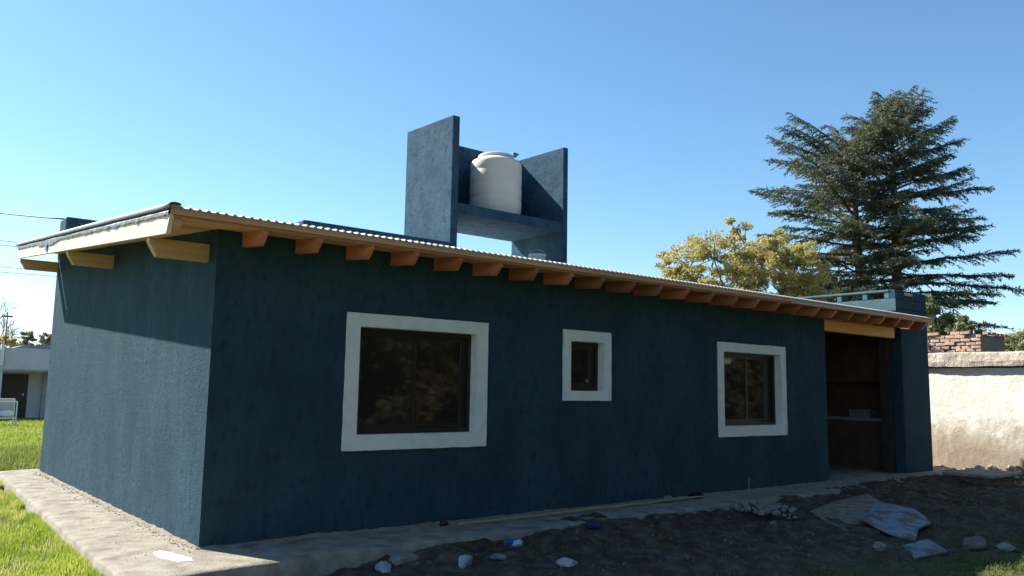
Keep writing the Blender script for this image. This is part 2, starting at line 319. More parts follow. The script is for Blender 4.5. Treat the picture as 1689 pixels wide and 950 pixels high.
MB().box((.2, .2, -.06), (10.22, 7.5, .0)).build('inner_floor', CONC, house)
# porch
MB().box((12.972, .19, -.25), (13.158, .36, 2.9)).build('pillar_return', DMAS, house)
MB().box((13.16, 0, -.25), (14.27, .22, 3.12)).build('porch_pillar', PAINT, house, bevel=.015)
MB().box((14.05, .22, -.25), (14.25, 7.5, 3.0)).build('porch_end_wall', BRN, house)
MB().box((10.42, 3.0, -.25), (14.05, 3.15, 3.0)).build('porch_back_wall', BRN, house)
MB().box((10.421, .03, 2.545), (12.969, .17, 2.735)).build('lintel_beam', LINT, house, bevel=.008)
MB().box((10.421, .04, 2.738), (12.969, .16, 2.87)).build('lintel_infill', WOODR, house)
gr = MB().box((13.62, .4, -.01), (14.048, 2.25, .93)).build('grill_base', BRN, house, bevel=.01)
MB().box((13.58, .36, .932), (14.048, 2.3, 1.0)).build('counter', GREYP, house, bevel=.01)
for y0, y1 in ((.36, .46), (2.2, 2.3)): MB().box((13.60, y0, 1.002), (14.048, y1, 1.72)).build('grill_cheek', GREYP, house, bevel=.008)
MB().box((13.58, .36, 1.722), (14.048, 2.3, 2.95)).build('grill_hood', BRN, house)
MB().prism([(.221, zt(.221)-.13), (2.999, zt(2.999)-.13), (2.999, zt(2.999)-.10), (.221, zt(.221)-.10)], 'x', 10.421, 14.049).build('porch_ceiling', BRN, house)
# grill chimney block above the roof
ch = MB().box((13.0, .0, 3.121), (14.27, 2.6, 3.32)).build('chimney_base', PAINT, house, bevel=.012)
MB().box((13.0, .0, 3.322), (14.27, .12, 3.49)).build('chimney_front', PAINT, house, bevel=.01)
MB().box((13.0, 2.5, 3.322), (14.27, 2.6, 3.485)).build('chimney_back', TEALSUN, house, bevel=.01)
MB().box((14.15, .122, 3.322), (14.27, 2.498, 3.40)).build('chimney_side', PAINT, house, bevel=.01)
for y in (.122, .56, 1.1, 1.75): MB().box((13.0, y, 3.322), (13.12, y+.10, 3.448)).build('vent_post', TEALSUN, house, bevel=.008)
MB().box((12.98, .122, 3.45), (13.13, 2.498, 3.492)).build('vent_rail', TEALSUN, house, bevel=.01)
MB().box((12.992, .002, 3.08), (12.999, 2.6, 3.318)).build('chimney_lit_skin', TEALSUN, house)  # thin skin with the sunlit tone painted on
MB().box((13.35, -.03, 3.40), (13.66, -.001, 3.45)).build('ledge_brick', COPE, house, bevel=.006)
# windows
for nm, a, b_, c, d, tw, th, k in WIN:
    wi = MB()
    xa, xb, za, zb = a+tw, b_-tw, c+th, d-.13
    o = holes_wall('surround', a, b_, c, d, -.022, -.002, [(xa, xb, za, zb)], WHITE)
    me = o.mesh('window_surround', WHITE)
    bm = bmesh.new(); bm.from_mesh(me); bmesh.ops.remove_doubles(bm, verts=bm.verts, dist=.0005)
    bmesh.ops.subdivide_edges(bm, edges=[e for e in bm.edges if e.calc_length() > .3], cuts=14)
    for v in bm.verts:
        q = mnoise.noise_vector(v.co*7); v.co.x += q.x*.006; v.co.z += q.z*.006
    bm.to_mesh(me); bm.free()
    win = link('window', me, house)
    win['label'] = {'W': 'large double window nearest the sunlit corner', 'S': 'small square window in the middle of the wall', 'R': 'double window beside the porch'}[nm]
    R_ = .15
    t = .008; rv = MB()
    rv.box((xa, -.021, za), (xa+t, R_, zb)).box((xb-t, -.021, za), (xb, R_, zb)).box((xa+t, -.021, za), (xb-t, R_, za+t)).box((xa+t, -.021, zb-t), (xb-t, R_, zb))
    rv.build('reveal', WHITE, win)
    xa += t; xb -= t; za += t; zb -= t; fw_ = .045; fr = MB()
    y0, y1 = R_-.05, R_+.0
    fr.box((xa, y0, za), (xb, y1, za+fw_)).box((xa, y0, zb-fw_), (xb, y1, zb)).box((xa, y0, za+fw_), (xa+fw_, y1, zb-fw_)).box((xb-fw_, y0, za+fw_), (xb, y1, zb-fw_))
    fr.build('frame', FRAME, win)
    ia, ib, ja, jb = xa+fw_, xb-fw_, za+fw_, zb-fw_
    if k == 2:
        xm = (ia+ib)/2; sashes = [(ia, xm+.025, R_-.035, R_-.012), (xm-.025, ib, R_-.010, R_+.013)]
    else: sashes = [(ia, ib, R_-.03, R_-.008)]
    for sa, sb, ya, yb in sashes:
        s_ = .05; f = MB().box((sa, ya, ja), (sb, yb, ja+s_)).box((sa, ya, jb-s_*.8), (sb, yb, jb)).box((sa, ya, ja+s_), (sa+s_, yb, jb-s_*.8)).box((sb-s_, ya, ja+s_), (sb, yb, jb-s_*.8))
        f.build('sash', FRAME, win); g = MB().box((sa+s_, (ya+yb)/2-.002, ja+s_), (sb-s_, (ya+yb)/2+.002, jb-s_*.8)); g.build('pane', GLASS, win)
# roof sheet
p = .076; xs0, xs1 = -.57, 13.42; nn = int((xs1-xs0)/p*8); xs = np.linspace(xs0, xs1, nn+1); hz = .0115*np.cos(2*np.pi*(xs-xs0)/p)
def sheet(m, y0, y1, name, par):
    ys = np.concatenate([[y0, y0+.03, y0+.05], np.linspace(y0+.08, y1, 9)]); xs_ = xs[m]; h = hz[m]
    top = np.array([[(x, y, zt(y)-.004+hh-.36*max(0, y0+.05-y)) for x, hh in zip(xs_, h)] for y in ys]).reshape(-1, 3)
    wv = np.array([.0025*vnoise(t[0:1]*.6, t[1:2]*.7, 4)[0] for t in top]); top[:, 2] += wv
    bot = top.copy(); bot[:, 2] -= .0015; n_ = len(xs_)
    i, j = np.meshgrid(np.arange(n_-1), np.arange(11)); a = (j*n_+i).ravel(); F = np.stack([a, a+1, a+1+n_, a+n_], 1); N_ = len(top)
    F2 = F[:, ::-1]+N_; e = np.arange(n_-1); F3 = np.stack([e, e+N_, e+1+N_, e+1], 1)
    return link(name, npmesh(name, np.concatenate([top, bot]), np.concatenate([F, F2, F3]), GALV, True), par)
sheet(xs <= 13.0, -.535, 7.83, 'roof_sheet', house); sheet(xs >= 12.99, -.535, -.004, 'roof_sheet', house)
# edge flashing on the left verge
prof_ = [(-.60, -.035), (-.602, .0), (-.59, .016), (-.56, .024), (-.52, .020), (-.50, .008), (-.50, .004), (-.52, .014), (-.56, .018), (-.585, .010), (-.595, -.002), (-.594, -.035)]
ys = np.linspace(-.55, 7.85, 40); b = MB(); vs = []
for y in ys:
    wob = .006*mnoise.noise(Vector((0, y*1.2, 0)))
    vs += [(q[0]+wob, y, zt(y)+.002+q[1]+wob*.7) for q in prof_]
n_ = len(prof_); fs = [(i*n_+j, i*n_+(j+1) % n_, (i+1)*n_+(j+1) % n_, (i+1)*n_+j) for i in range(len(ys)-1) for j in range(n_)]+[tuple(range(n_))]
b.poly(vs, fs).build('verge_flashing', FLASH, house, smooth=True)
# barge board
b = MB(); e = -.47
b.poly([(-.575, e+.06, zt(e)-.235), (-.575, 7.72, zt(7.72)-.235), (-.575, 7.72, zt(7.72)-.072), (-.575, e-.03, zt(e)-.068),
        (-.535, e+.06, zt(e)-.235), (-.535, 7.72, zt(7.72)-.235), (-.535, 7.72, zt(7.72)-.072), (-.535, e-.03, zt(e)-.068)],
       [(0, 1, 2, 3), (7, 6, 5, 4), (0, 4, 5, 1), (1, 5, 6, 2), (2, 6, 7, 3), (3, 7, 4, 0)])
b.build('barge_board', WOODY, house, bevel=.003)
MB().box((-.574, -.512, 2.852), (-.551, -.494, 2.935)).box((-.551, -.512, 2.915), (-.50, -.494, 2.935)).build('fascia_end', WOODL, house)
# torn membrane
ys = np.linspace(-.5, 7.75, 220); vs = []
for y in ys:
    flap = .02+.018*mnoise.noise(Vector((0, y*5, 1)))+.015*mnoise.noise(Vector((0, y*13, 1)))
    if 4.4 < y < 5.8: flap += .05*abs(mnoise.noise(Vector((3, y*7, 1))))+.03
    if 5.05 < y < 5.2: flap += .08
    k = .005+.010*abs(mnoise.noise(Vector((6, y*9, 2))))
    vs += [(-.572, y, zt(y)-.018), (-.586-k, y, zt(y)-.05-k), (-.580-k*1.6, y, zt(y)-.065-flap)]
fs = [(i*3+j, i*3+j+1, i*3+j+4, i*3+j+3) for i in range(len(ys)-1) for j in range(2)]
MB().poly(vs, fs).build('roof_membrane', FOIL, house)
# fascia, deck boards, rafters
MB().box((-.55, -.515, 2.852), (13.40, -.492, 2.914)).build('fascia_strip', WOODL, house, bevel=.003)
MB().box((-.55, -.500, 2.834), (9.6, -.488, 2.8495)).build('drip_edge', WOODR, house)
MB().box((8.6, -.522, 2.838), (11.55, -.516, 2.858)).build('drip_trim', GALV, house)
long_ = MB().prism([(0, -.022), (.116, -.022+.0102), (.116, -.002+.0102), (0, -.002)], 'x', -.53, 13.38).mesh('soffit_board', WOODL)
short = MB().prism([(0, -.022), (.116, -.022+.0102), (.116, -.002+.0102), (0, -.002)], 'x', -.53, .0).mesh('soffit_board', WOODL)
for k in range(4):
    y = -.486+k*.12; link('soffit_board', long_, house, (0, y, zt(y)-DB+.022))
for k in range(64):
    y = -.006+k*.12; link('soffit_board', short, house, (0, y, zt(y)-DB+.022))
s = .088
rm = MB().prism([(0.0, 0), (-.485, -.485*s), (-.485, -.485*s-.035), (-.385, -.385*s-.140), (0.0, -.140)], 'x', 0, .06).mesh('rafter', WOODR, bevel=.003)
for k in range(25):
    link('rafter', rm, house, (.232+k*.5385+random.uniform(-.012, .012), 0, zt(0)-DB-.001))
bmz = MB().prism([(0, 0), (-.545, 0), (-.545, -.04), (-.47, -.165), (0, -.165)], 'y', 0, .09).mesh('outrigger_beam', WOODB, bevel=.004)
for y in (.20, 3.85, 7.6): link('outrigger_beam', bmz, house, (0, y, zt(y)-.237))
MB().prism([(-.47, zt(-.47)-DB-.002), (-.0, zt(0)-DB-.002), (-.0, zt(0)-DB-.11), (-.40, zt(-.4)-DB-.11), (-.47, zt(-.47)-DB-.05)], 'x', -.53, -.47).build('corner_rafter', WOODL, house, bevel=.003)
# parapets
MB().box((.01, 7.33, 3.45), (3.4, 7.85, 4.14)).build('parapet', PAINT2, house, bevel=.03)
MB().box((2.66, 4.05, 3.2), (5.49, 5.75, 3.975)).build('flat_roof_parapet', PAINT2, house, bevel=.03)
MB().box((5.5, 3.75, 3.4), (12.9, 7.3, 3.67)).build('flat_roof_slab', mat('pale_roof_membrane', (.55, .55, .53), (.64, .63, .61), scale=3, rough_=.8, bump=.4, bscale=15), house)
MB().box((12.9, 2.61, 3.0), (14.27, 7.7, 3.12)).build('porch_roof_slab', CONC, house)
# mortar fillet at wall base
def fillet(p0, p1, out, name):
    p0 = Vector(p0); p1 = Vector(p1); n_ = int((p1-p0).length/.035); vs = []
    for i in range(n_+1):
        p = p0.lerp(p1, i/n_); a = .028+.03*abs(mnoise.noise(Vector((p.x*3, p.y*3, 1))))+.02*abs(mnoise.noise(Vector((p.x*14, p.y*14, 2)))); h = .012+.022*abs(mnoise.noise(Vector((p.x*4, p.y*4, 7))))+.02*abs(mnoise.noise(Vector((p.x*17, p.y*17, 8))))
        o_ = Vector(out); a *= 1.3; h *= .8+1.2*max(0, mnoise.noise(Vector((p.x*1.3, p.y*1.3, 9)))); vs += [tuple(p-o_*.02+Vector((0, 0, h))), tuple(p+o_*.006+Vector((0, 0, h))), tuple(p+o_*a*.6+Vector((0, 0, h*.45))), tuple(p+o_*a+Vector((0, 0, -.012)))]
    fs = [(i*4+j, i*4+j+1, i*4+j+5, i*4+j+4) for i in range(n_) for j in range(3)]
    MB().poly(vs, fs).build(name, MORTAR, house)
fillet((0, 7.7, 0), (0, -.01, 0), (-1, 0, 0), 'mortar_fillet'); fillet((-.01, 0, 0), (10.42, 0, 0), (0, -1, 0), 'mortar_fillet')
MB().tube([(14.32, .05, 2.35), (14.32, .05, 2.86)], .028, 12).build('drain_pipe', BUCK, house, smooth=True)

# box in the grill niche
tag(MB().box((13.68, .95, 1.002), (13.95, 1.40, 1.16)).build('cardboard_box', STONE, org=(13.8, 1.2, 1.002), bevel=.006), 'pale box standing on the counter inside the dark porch', 'box')

# ---------------------------------------------------------------- tank tower
tw = empty('tank_tower', (6.9, 5.0, 3.67), 'dark blue concrete tower of two tall side panels holding the water tank above the roof', 'tower')
def panel(name, pts, x0, x1, seed):
    me = MB().prism(pts, 'x', x0, x1).mesh(name, PAINT2, tuple(tw.location), bevel=.012); 
    rough(me, .006, 3, seed); return link(name, me, tw)
panel('side_panel', [(4.23, 3.2), (5.8, 3.2), (5.8, 6.385), (4.23, 6.33)], 5.50, 5.652, 1)
panel('side_panel', [(4.23, 3.2), (5.85, 3.2), (5.85, 6.31), (4.23, 6.285)], 8.19, 8.312, 2)
panel('back_panel', [(5.66, 4.75), (5.79, 4.75), (5.79, 6.32), (5.66, 6.32)], 5.653, 8.189, 3)
panel('shelf', [(4.245, 4.56), (5.83, 4.56), (5.83, 4.749), (4.245, 4.749)], 5.653, 8.189, 4)
tk = empty('water_tank', (7.12, 5.05, 4.752), 'cream plastic water tank with domed top held between the blue tower panels', 'water tank')
R_ = .515
pr = [(0, 0), (R_-.03, 0), (R_, .03)]
for k in range(4):
    z = .14+k*.27; pr += [(R_, z-.035), (R_-.008, z-.012), (R_-.008, z+.012), (R_, z+.035)]
pr += [(R_, 1.10), (R_-.008, 1.135), (R_-.035, 1.165), (R_-.08, 1.19), (.40, 1.215), (.345, 1.23), (.34, 1.255), (.33, 1.26)]
MB().lathe([(r, z) for r, z in pr], tuple(tk.location), 64).build('tank_body', TANKM, tk, smooth=True)
MB().lathe([(.345, 1.245), (.362, 1.25), (.362, 1.285), (.345, 1.30), (.12, 1.325), (0, 1.328)], tuple(tk.location), 48).build('lid', TANKM, tk, smooth=True)
GRN = mat('green_plastic', (.07, .30, .26), rough_=.5)
MB().box((7.34, 4.78, 6.05), (7.44, 4.84, 6.13)).tube([(7.39, 4.81, 6.07), (7.47, 4.77, 6.11)], .02, 8).build('float_valve', GRN, tk, bevel=.004)
bk = empty('bucket', (7.35, 4.02, 3.672), 'small white bucket with wire handle on the flat roof under the tank', 'bucket')
MB().lathe([(0, 0), (.12, 0), (.155, .27), (.163, .27), (.165, .30), (.157, .30), (.153, .285), (.145, .27), (.115, .012), (0, .012)], tuple(bk.location), 32).build('bucket_body', BUCK, bk, smooth=True)
c = Vector(bk.location)
MB().tube([c+Vector((math.cos(t)*.16*.8, -math.cos(t)*.16*.6, .28+math.sin(t)*.115)) for t in np.linspace(0, math.pi, 16)], .006, 6).build('handle', STEEL, bk, smooth=True)

# ---------------------------------------------------------------- boundary wall on the right
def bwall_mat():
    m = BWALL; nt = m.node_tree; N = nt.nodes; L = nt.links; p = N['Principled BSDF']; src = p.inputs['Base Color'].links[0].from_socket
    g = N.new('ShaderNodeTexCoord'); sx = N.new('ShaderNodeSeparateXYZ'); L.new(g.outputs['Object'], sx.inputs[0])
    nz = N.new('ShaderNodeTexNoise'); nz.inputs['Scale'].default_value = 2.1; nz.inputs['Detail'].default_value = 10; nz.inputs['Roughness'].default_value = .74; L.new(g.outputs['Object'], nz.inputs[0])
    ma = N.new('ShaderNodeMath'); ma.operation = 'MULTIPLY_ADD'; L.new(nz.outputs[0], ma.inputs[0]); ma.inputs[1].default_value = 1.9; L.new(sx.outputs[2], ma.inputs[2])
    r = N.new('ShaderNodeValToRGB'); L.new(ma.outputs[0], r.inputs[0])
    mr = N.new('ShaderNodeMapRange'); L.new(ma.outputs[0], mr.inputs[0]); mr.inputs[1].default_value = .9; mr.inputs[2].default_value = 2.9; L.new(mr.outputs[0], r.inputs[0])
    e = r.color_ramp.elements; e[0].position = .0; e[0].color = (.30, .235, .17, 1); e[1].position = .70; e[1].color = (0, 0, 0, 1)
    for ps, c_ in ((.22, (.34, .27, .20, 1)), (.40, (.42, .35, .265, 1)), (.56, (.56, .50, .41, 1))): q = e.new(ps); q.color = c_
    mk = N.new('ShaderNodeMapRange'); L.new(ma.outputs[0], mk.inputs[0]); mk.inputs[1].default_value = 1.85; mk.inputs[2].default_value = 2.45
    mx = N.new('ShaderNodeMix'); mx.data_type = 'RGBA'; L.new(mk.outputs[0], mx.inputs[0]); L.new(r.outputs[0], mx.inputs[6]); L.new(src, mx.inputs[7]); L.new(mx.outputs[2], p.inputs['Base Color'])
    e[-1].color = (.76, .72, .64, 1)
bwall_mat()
bw = empty('boundary_wall', (16, 0, -.3), 'sunlit whitewashed boundary wall with muddy base and rough coping right of the house', 'wall')
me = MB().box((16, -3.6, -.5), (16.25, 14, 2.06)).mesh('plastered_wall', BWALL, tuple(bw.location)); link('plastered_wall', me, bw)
vs = []; ys = np.arange(-3.65, 14.01, .06); ring = [(15.90, 2.10), (15.885, 2.20), (15.89, 2.36), (15.90, 2.392), (16.1, 2.40), (16.3, 2.39), (16.33, 2.2), (16.32, 2.065)]
for y in ys:
    for q in ring:
        nn_ = mnoise.noise_vector(Vector((q[0]*6, y*3, q[1]*6)))*.022+mnoise.noise_vector(Vector((q[0]*20, y*12, q[1]*20)))*.008
        vs.append((q[0]+nn_.x, y, q[1]+nn_.z))
n_ = len(ring); fs = [(i*n_+j, i*n_+(j+1) % n_, (i+1)*n_+(j+1) % n_, (i+1)*n_+j) for i in range(len(ys)-1) for j in range(n_)]
MB().poly(vs, fs).build('coping', COPE, bw)
# neighbour's brick wall
nb = empty('brick_wall', (20, 1.2, -.3), 'broken top of a reddish brick wall rising behind the white boundary wall', 'wall')
MB().box((20.05, 1.25, -.5), (21.6, 6, 3.06)).build('wall_core', MORT, nb); MB().box((20.06, 1.215, -.5), (21.3, 1.248, 3.02)).build('rendered_end', GREYP, nb)
protos = []
for k in range(5):
    me = MB().box((0, 0, 0), (.13, .24, .075)).mesh('brick', BRICK, bevel=.008); rough(me, .008, 9, k); protos.append(me)
for c_ in range(11):
    z = 2.14+c_*.093; y = 1.205+(0 if c_ % 2 else -.0)
    if c_ % 2: y += -.0
    first = True
    while y < 4.6:
        L_ = 1.0 if not (first and c_ % 2) else .5
        if not (c_ == 10 and random.random() < .45) and not (c_ == 9 and random.random() < .15):
            o = link('brick', random.choice(protos), nb, (-.045+random.uniform(-.03, .02), y-1.2+random.uniform(-.012, .012), z+.3+random.uniform(-.01, .01)))
            o.rotation_euler = (random.uniform(-.07, .07), 0, random.uniform(-.08, .08)); o.scale = (1, L_*random.uniform(.93, 1), 1)
        y += .26*L_; first = False
for x in np.arange(20.25, 21.5, .27):
    o = link('brick', random.choice(protos), nb, (x-20, .07, 3.06+.3+random.uniform(-.01, .01))); o.rotation_euler = (0, 0, -1.57+random.uniform(-.1, .1))
# well box
lb = empty('cover_box', (13.3, -1.4, -.2), 'low concrete box with a slab lid on the bare soil beside the porch', 'box')
MB().box((12.78, -1.62, -.3), (13.8, -.95, .075)).build('box_wall', DIRTC, lb, bevel=.015)
me = MB().box((12.68, -1.70, .078), (13.95, -.85, .13)).mesh('lid', CONC, tuple(lb.location), bevel=.012); rough(me, .01, 3, 3); link('lid', me, lb)

# ---------------------------------------------------------------- far house on the left
fh = empty('neighbour_house', (2, 33, -.17), 'hazy grey plastered house with recessed porch far behind the lawn at the left', 'house')
LAV = mat('grey_lilac_plaster', (.58, .53, .57), (.66, .61, .64), scale=1.5, rough_=.9, bump=.3, bscale=12)
SLATE = mat('slate_grey_sheet', (.24, .27, .31), (.30, .33, .37), scale=3, rough_=.6)
MB().box((-9, 33.0, -.3), (2.55, 40, 2.95)).build('left_wall', LAV, fh)
MB().box((2.55, 34.6, -.3), (9, 40, 2.35)).build('recess_wall', LAV, fh)
MB().box((2.56, 33.0, 1.92), (9, 34.55, 2.86)).build('porch_canopy', LAV, fh, bevel=.01)
MB().box((2.56, 32.9, 1.84), (9, 33.1, 1.915)).build('canopy_edge', SLATE, fh)
MB().box((2.38, 32.72, 2.1), (2.50, 32.88, 2.98)).build('white_post', WHITE, fh)
MB().prism([(2.9, 2.87), (9, 2.87), (9, 3.12), (3.3, 3.0)], 'y', 33.1, 38).build('roof', SLATE, fh)
d = MB().box((2.75, 34.54, -.17), (3.75, 34.59, 1.75)).build('door', FRAME, fh); MB().box((3.55, 34.50, .8), (3.62, 34.535, .9)).build('handle', STEEL, d)
MB().box((4.3, 34.4, -.2), (9, 34.58, 1.83)).build('porch_panel', mat('pale_lilac_panel', (.40, .38, .43), rough_=.9), fh)
MB().box((-1, 32.96, .6), (.6, 32.995, 1.8)).build('window', FRAME, fh)
cr = empty('white_cot', (1.9, 26.5, -.17), 'white slatted garden cot holding pale cushions on the far lawn', 'garden seat')
WM = mat('white_painted_metal', (.72, .71, .69), rough_=.5)
X0, X1, Y0, Y1 = 1.15, 2.22, 26.2, 26.8
for x in (X0, X1):
    for y in (Y0, Y1): MB().tube([(x, y, -.18), (x, y, .80 if y == Y1 else .72)], .022, 8).build('leg', WM, cr)
b = MB()
for y, h in ((Y0, .72), (Y1, .80)):
    MB().tube([(X0, y, h), (X1, y, h)], .02, 8).build('top_rail', WM, cr)
MB().box((X0, Y0, .12), (X1, Y1, .17)).build('seat', WM, cr)
MB().box((X0+.02, Y1-.01, .17), (X1-.02, Y1+.005, .78)).build('backrest', mat('pale_canvas', (.46, .44, .40), rough_=.9), cr)
for x in (1.45, 1.95):
    me = bpy.data.meshes.new('cushion'); bm = bmesh.new(); bmesh.ops.create_icosphere(bm, subdivisions=3, radius=1); bm.to_mesh(me); bm.free()
    for v in me.vertices: v.co = Vector((v.co.x*.25, v.co.y*.22, v.co.z*.13))
    me.materials.append(WM); me.shade_smooth(); link('cushion', me, cr, (x-1.9, 0.0, .46))

# wires and poles
def pt(azd, eld, dist):   # a far point by bearing from the place the photographer stood
    a = math.radians(azd); return Vector((CAM.x+math.sin(a)*dist, CAM.y+math.cos(a)*dist, CAM.z+math.tan(math.radians(eld))*dist))
def wire(a, b_, sag, name_label, r=.012, grp='overhead cables at the left'):
    pts = [a.lerp(b_, t)-Vector((0, 0, sag*4*t*(1-t))) for t in np.linspace(0, 1, 25)]
    c_ = tuple((a+b_)/2); tag(MB().tube(pts, r, 6).build('overhead_cable', WIRE, org=c_, smooth=True), name_label, 'cable', grp)
wire(Vector((.04, 7.55, 4.13)), pt(-2, 11.0, 34), .25, 'thick black cable running into the top of the rear blue parapet', .013)
pA = pt(-14, 7.2, 36); pB = pt(17, 7.6, 34)
for e1, e2, lab in ((8.6, 8.2, 'upper cable of the pair meeting the roof corner at the left'), (8.35, 7.95, 'lower cable of the pair meeting the roof corner at the left'), (7.1, 6.7, 'upper cable of the low pair behind the wall corner'), (6.7, 6.45, 'lowest cable of all, crossing the pale sky behind the wall corner')):
    wire(pt(-14, e1, 36), pt(17, e2, 34), .22, lab, .010)
def pole(p, h, lab, rp=.11):
    o = empty('utility_pole', (p.x, p.y, -.2), lab, 'utility pole')
    MB().tube([(p.x, p.y, -.4), (p.x, p.y, h)], [rp, rp*.75], 10).build('pole', BARK, o); MB().box((p.x-rp*6.5, p.y-.04, h-.22), (p.x+rp*6.5, p.y+.04, h-.14)).build('crossarm', BARK, o)
    return o
q = pt(-2, 11.0, 34); pole(q, q.z+.2, 'tall utility pole left of the grey neighbour house'); q = pt(17, 8.2, 34); pole(q, q.z+.3, 'utility pole hidden behind the blue house')
q = pt(7.15, 4.05, 46); pole(q, q.z, 'thin dark utility pole with crossarm behind the grey house', .035)

# ---------------------------------------------------------------- vegetation
def leafcloud(C, size, rnd=1.0, asp=1.6, up=0.0):   # C (n,3) -> quads
    n = len(C); nrm = rng.normal(size=(n, 3)); nrm[:, 2] += up; nrm /= np.linalg.norm(nrm, axis=1)[:, None]
    t = np.cross(nrm, rng.normal(size=(n, 3))); t /= np.linalg.norm(t, axis=1)[:, None]; b = np.cross(nrm, t)
    s_ = (size*rng.uniform(.6, 1.35, n))[:, None]
    V = np.stack([C-t*s_*asp*.5, C+b*s_*.5, C+t*s_*asp*.5, C-b*s_*.5], 1).reshape(-1, 3); k = np.arange(n)*4
    return V, np.stack([k, k+1, k+2, k+3], 1)
def broad_tree(name, base, blobs, n, size, lm, label, cat='tree', group=None, trunk_r=.14, bark=BARK, fork=1.6, sub=9, subr=.34, density=.85):
    base = Vector(base); root = empty(name, base, label, cat, group); b = MB()
    tot = sum(q[3]**2 for q in blobs); cs = []; fk = base+Vector((0, 0, fork))
    b.tube([base-Vector((0, 0, .2)), base+Vector((.03, 0, fork*.5)), fk], [trunk_r*1.25, trunk_r, trunk_r*.85], 9)
    for (x, y, z, r) in blobs:
        c = Vector((x, y, z)); m_ = fk.lerp(c, .5)+Vector((random.uniform(-.2, .2), random.uniform(-.2, .2), .15*r))
        b.tube([fk, m_, c], [trunk_r*.55, trunk_r*.33, trunk_r*.14], 6)
        subs = []
        for k in range(sub):
            d = Vector(rng.normal(size=3)).normalized(); d.z *= .8; e = c+d*r*random.uniform(.55, .98); subs.append((e, r*subr*random.uniform(.6, 1.25)))
            b.tube([c, c.lerp(e, .55)+Vector((0, 0, .05*r)), e], [trunk_r*.14, trunk_r*.09, trunk_r*.04], 4)
        nb_ = int(n*r*r/tot)
        for e, rr in subs:
            k = int(nb_/sub); dd = rng.normal(size=(k, 3)); dd /= np.linalg.norm(dd, axis=1)[:, None]; cs.append(np.array(e)+dd*(rng.uniform(0, 1, k)**.5)[:, None]*rr*np.array([1.15, 1.15, .75]))
    b.build('trunk', bark, root); C = np.concatenate(cs)-np.array(base); V_, F_ = leafcloud(C, size, up=.4); link('crown', npmesh('crown', V_, F_, lm), root)
    return root
# cedar with two stems
cb = pt(63.1, 0, 35); cb.z = -.2
ced = empty('cedar_tree', cb, 'tall dark green cedar with tiered branches and twin trunks behind the right roof end', 'tree')
right = Vector((math.cos(math.radians(63.1)), -math.sin(math.radians(63.1)), 0))   # sideways as seen from the yard
SEG = []; wood = MB()
def prof_len(z, st_): return float(np.interp(z, [3, 5, 6.5, 8, 9, 10, 11.2, 12.2, 12.9, 13.4], [3.4, 4.3, 4.5, 4.1, 3.6, 3.1, 2.5, 1.8, 1.1, .4]) if st_ else np.interp(z, [3, 5, 6.5, 8, 9, 10, 11.2, 11.9, 12.3], [3.2, 3.8, 4.4, 4.8, 4.7, 4.2, 3.4, 2.6, 1.1]))
for stem, (off, topz, lean) in enumerate([(-.60, 11.7, -.12), (.70, 13.15, +.1)]):
    b0 = cb+right*(off*.55); tp = cb+right*(off+lean)+Vector((0, 0, topz+.2)); mid = cb+right*(off+.05)+Vector((0, 0, topz*.45))
    wood.tube([b0, b0.lerp(mid, .5)+right*off*.25, mid, mid.lerp(tp, .55), tp], [.30, .25, .20, .11, .02], 9)
    z = 2.6
    def axis_at(zz):
        t = zz/topz
        return b0.lerp(mid, t/.45)+right*off*.25*math.sin(math.pi*min(t/.45, 1)) if t < .45 else mid.lerp(tp, (t-.45)/.55)
    ang = random.random()*6.28
    while z < topz-.1:
        for k in range(2 if random.random() < .2 else 3):
            ang += 2.4+random.uniform(-.5, .5); d = Vector((math.cos(ang), math.sin(ang), 0)); side = d.dot(right)
            L_ = prof_len(z, stem)*random.uniform(.58, 1.08)
            if side*off < 0: L_ *= .6 if z < 9.5 else 1         # towards the other stem
            if off < 0 and side < 0 and z < 6.8: L_ *= .8
            pitch = np.interp(z/topz, [0, .45, .8, 1], [-.02, .10, .30, .75])+random.uniform(-.08, .08)
            o_ = axis_at(z); pts = []
            droop = np.interp(z/topz, [0, .5, 1], [.075, .05, .02])*random.uniform(.6, 1.4)
            for s_ in np.linspace(0, 1, 9):
                rr = s_*L_; pts.append(o_+d*rr*math.cos(pitch)+Vector((0, 0, rr*math.sin(pitch)-droop*rr*rr*.5))+Vector((0, 0, .03*math.sin(s_*9+ang))))
            wood.tube(pts, [max(.006, (.022+.009*L_)*(1-s_*.9)) for s_ in np.linspace(0, 1, 9)], 5, False)
            SEG.append((pts, L_, d))
        z += random.uniform(.14, .27)
C0 = []; C1 = []
for pts, L_, d in SEG:
    n_tw = int(L_/.068)+2
    for k in range(n_tw):
        t = .24+.76*(k+random.random())/n_tw
        if t > 1: t = 1
        f = t*8; i = min(int(f), 7); p = pts[i].lerp(pts[i+1], f-i); perp = Vector((-d.y, d.x, 0))
        sgn = random.choice((-1, 1)); tl = (.16+.68*math.sin(math.pi*min(1, t*.86+.10)))*random.uniform(.5, 1.15)*min(1, L_/2.4+.25)
        td = (perp*sgn*random.uniform(.4, 1)+d*random.uniform(.5, 1.0)+Vector((0, 0, random.uniform(-.38, .22)))).normalized()
        m_ = max(4, int(tl/.026))
        for q_ in range(m_):
            u_ = (q_+random.random())/m_*tl; c_ = p+td*u_+Vector((0, 0, -.18*u_*u_)); 
            nd = (td*random.uniform(.3, 1)+Vector(rng.normal(size=3))*.45+Vector((0, 0, -.22))).normalized()
            C0.append(c_-nd*.02); C1.append(c_+nd*random.uniform(.07, .17))
A = np.array([tuple(v) for v in C0]); B = np.array([tuple(v) for v in C1]); D = B-A; L3 = np.linalg.norm(D, axis=1)[:, None]
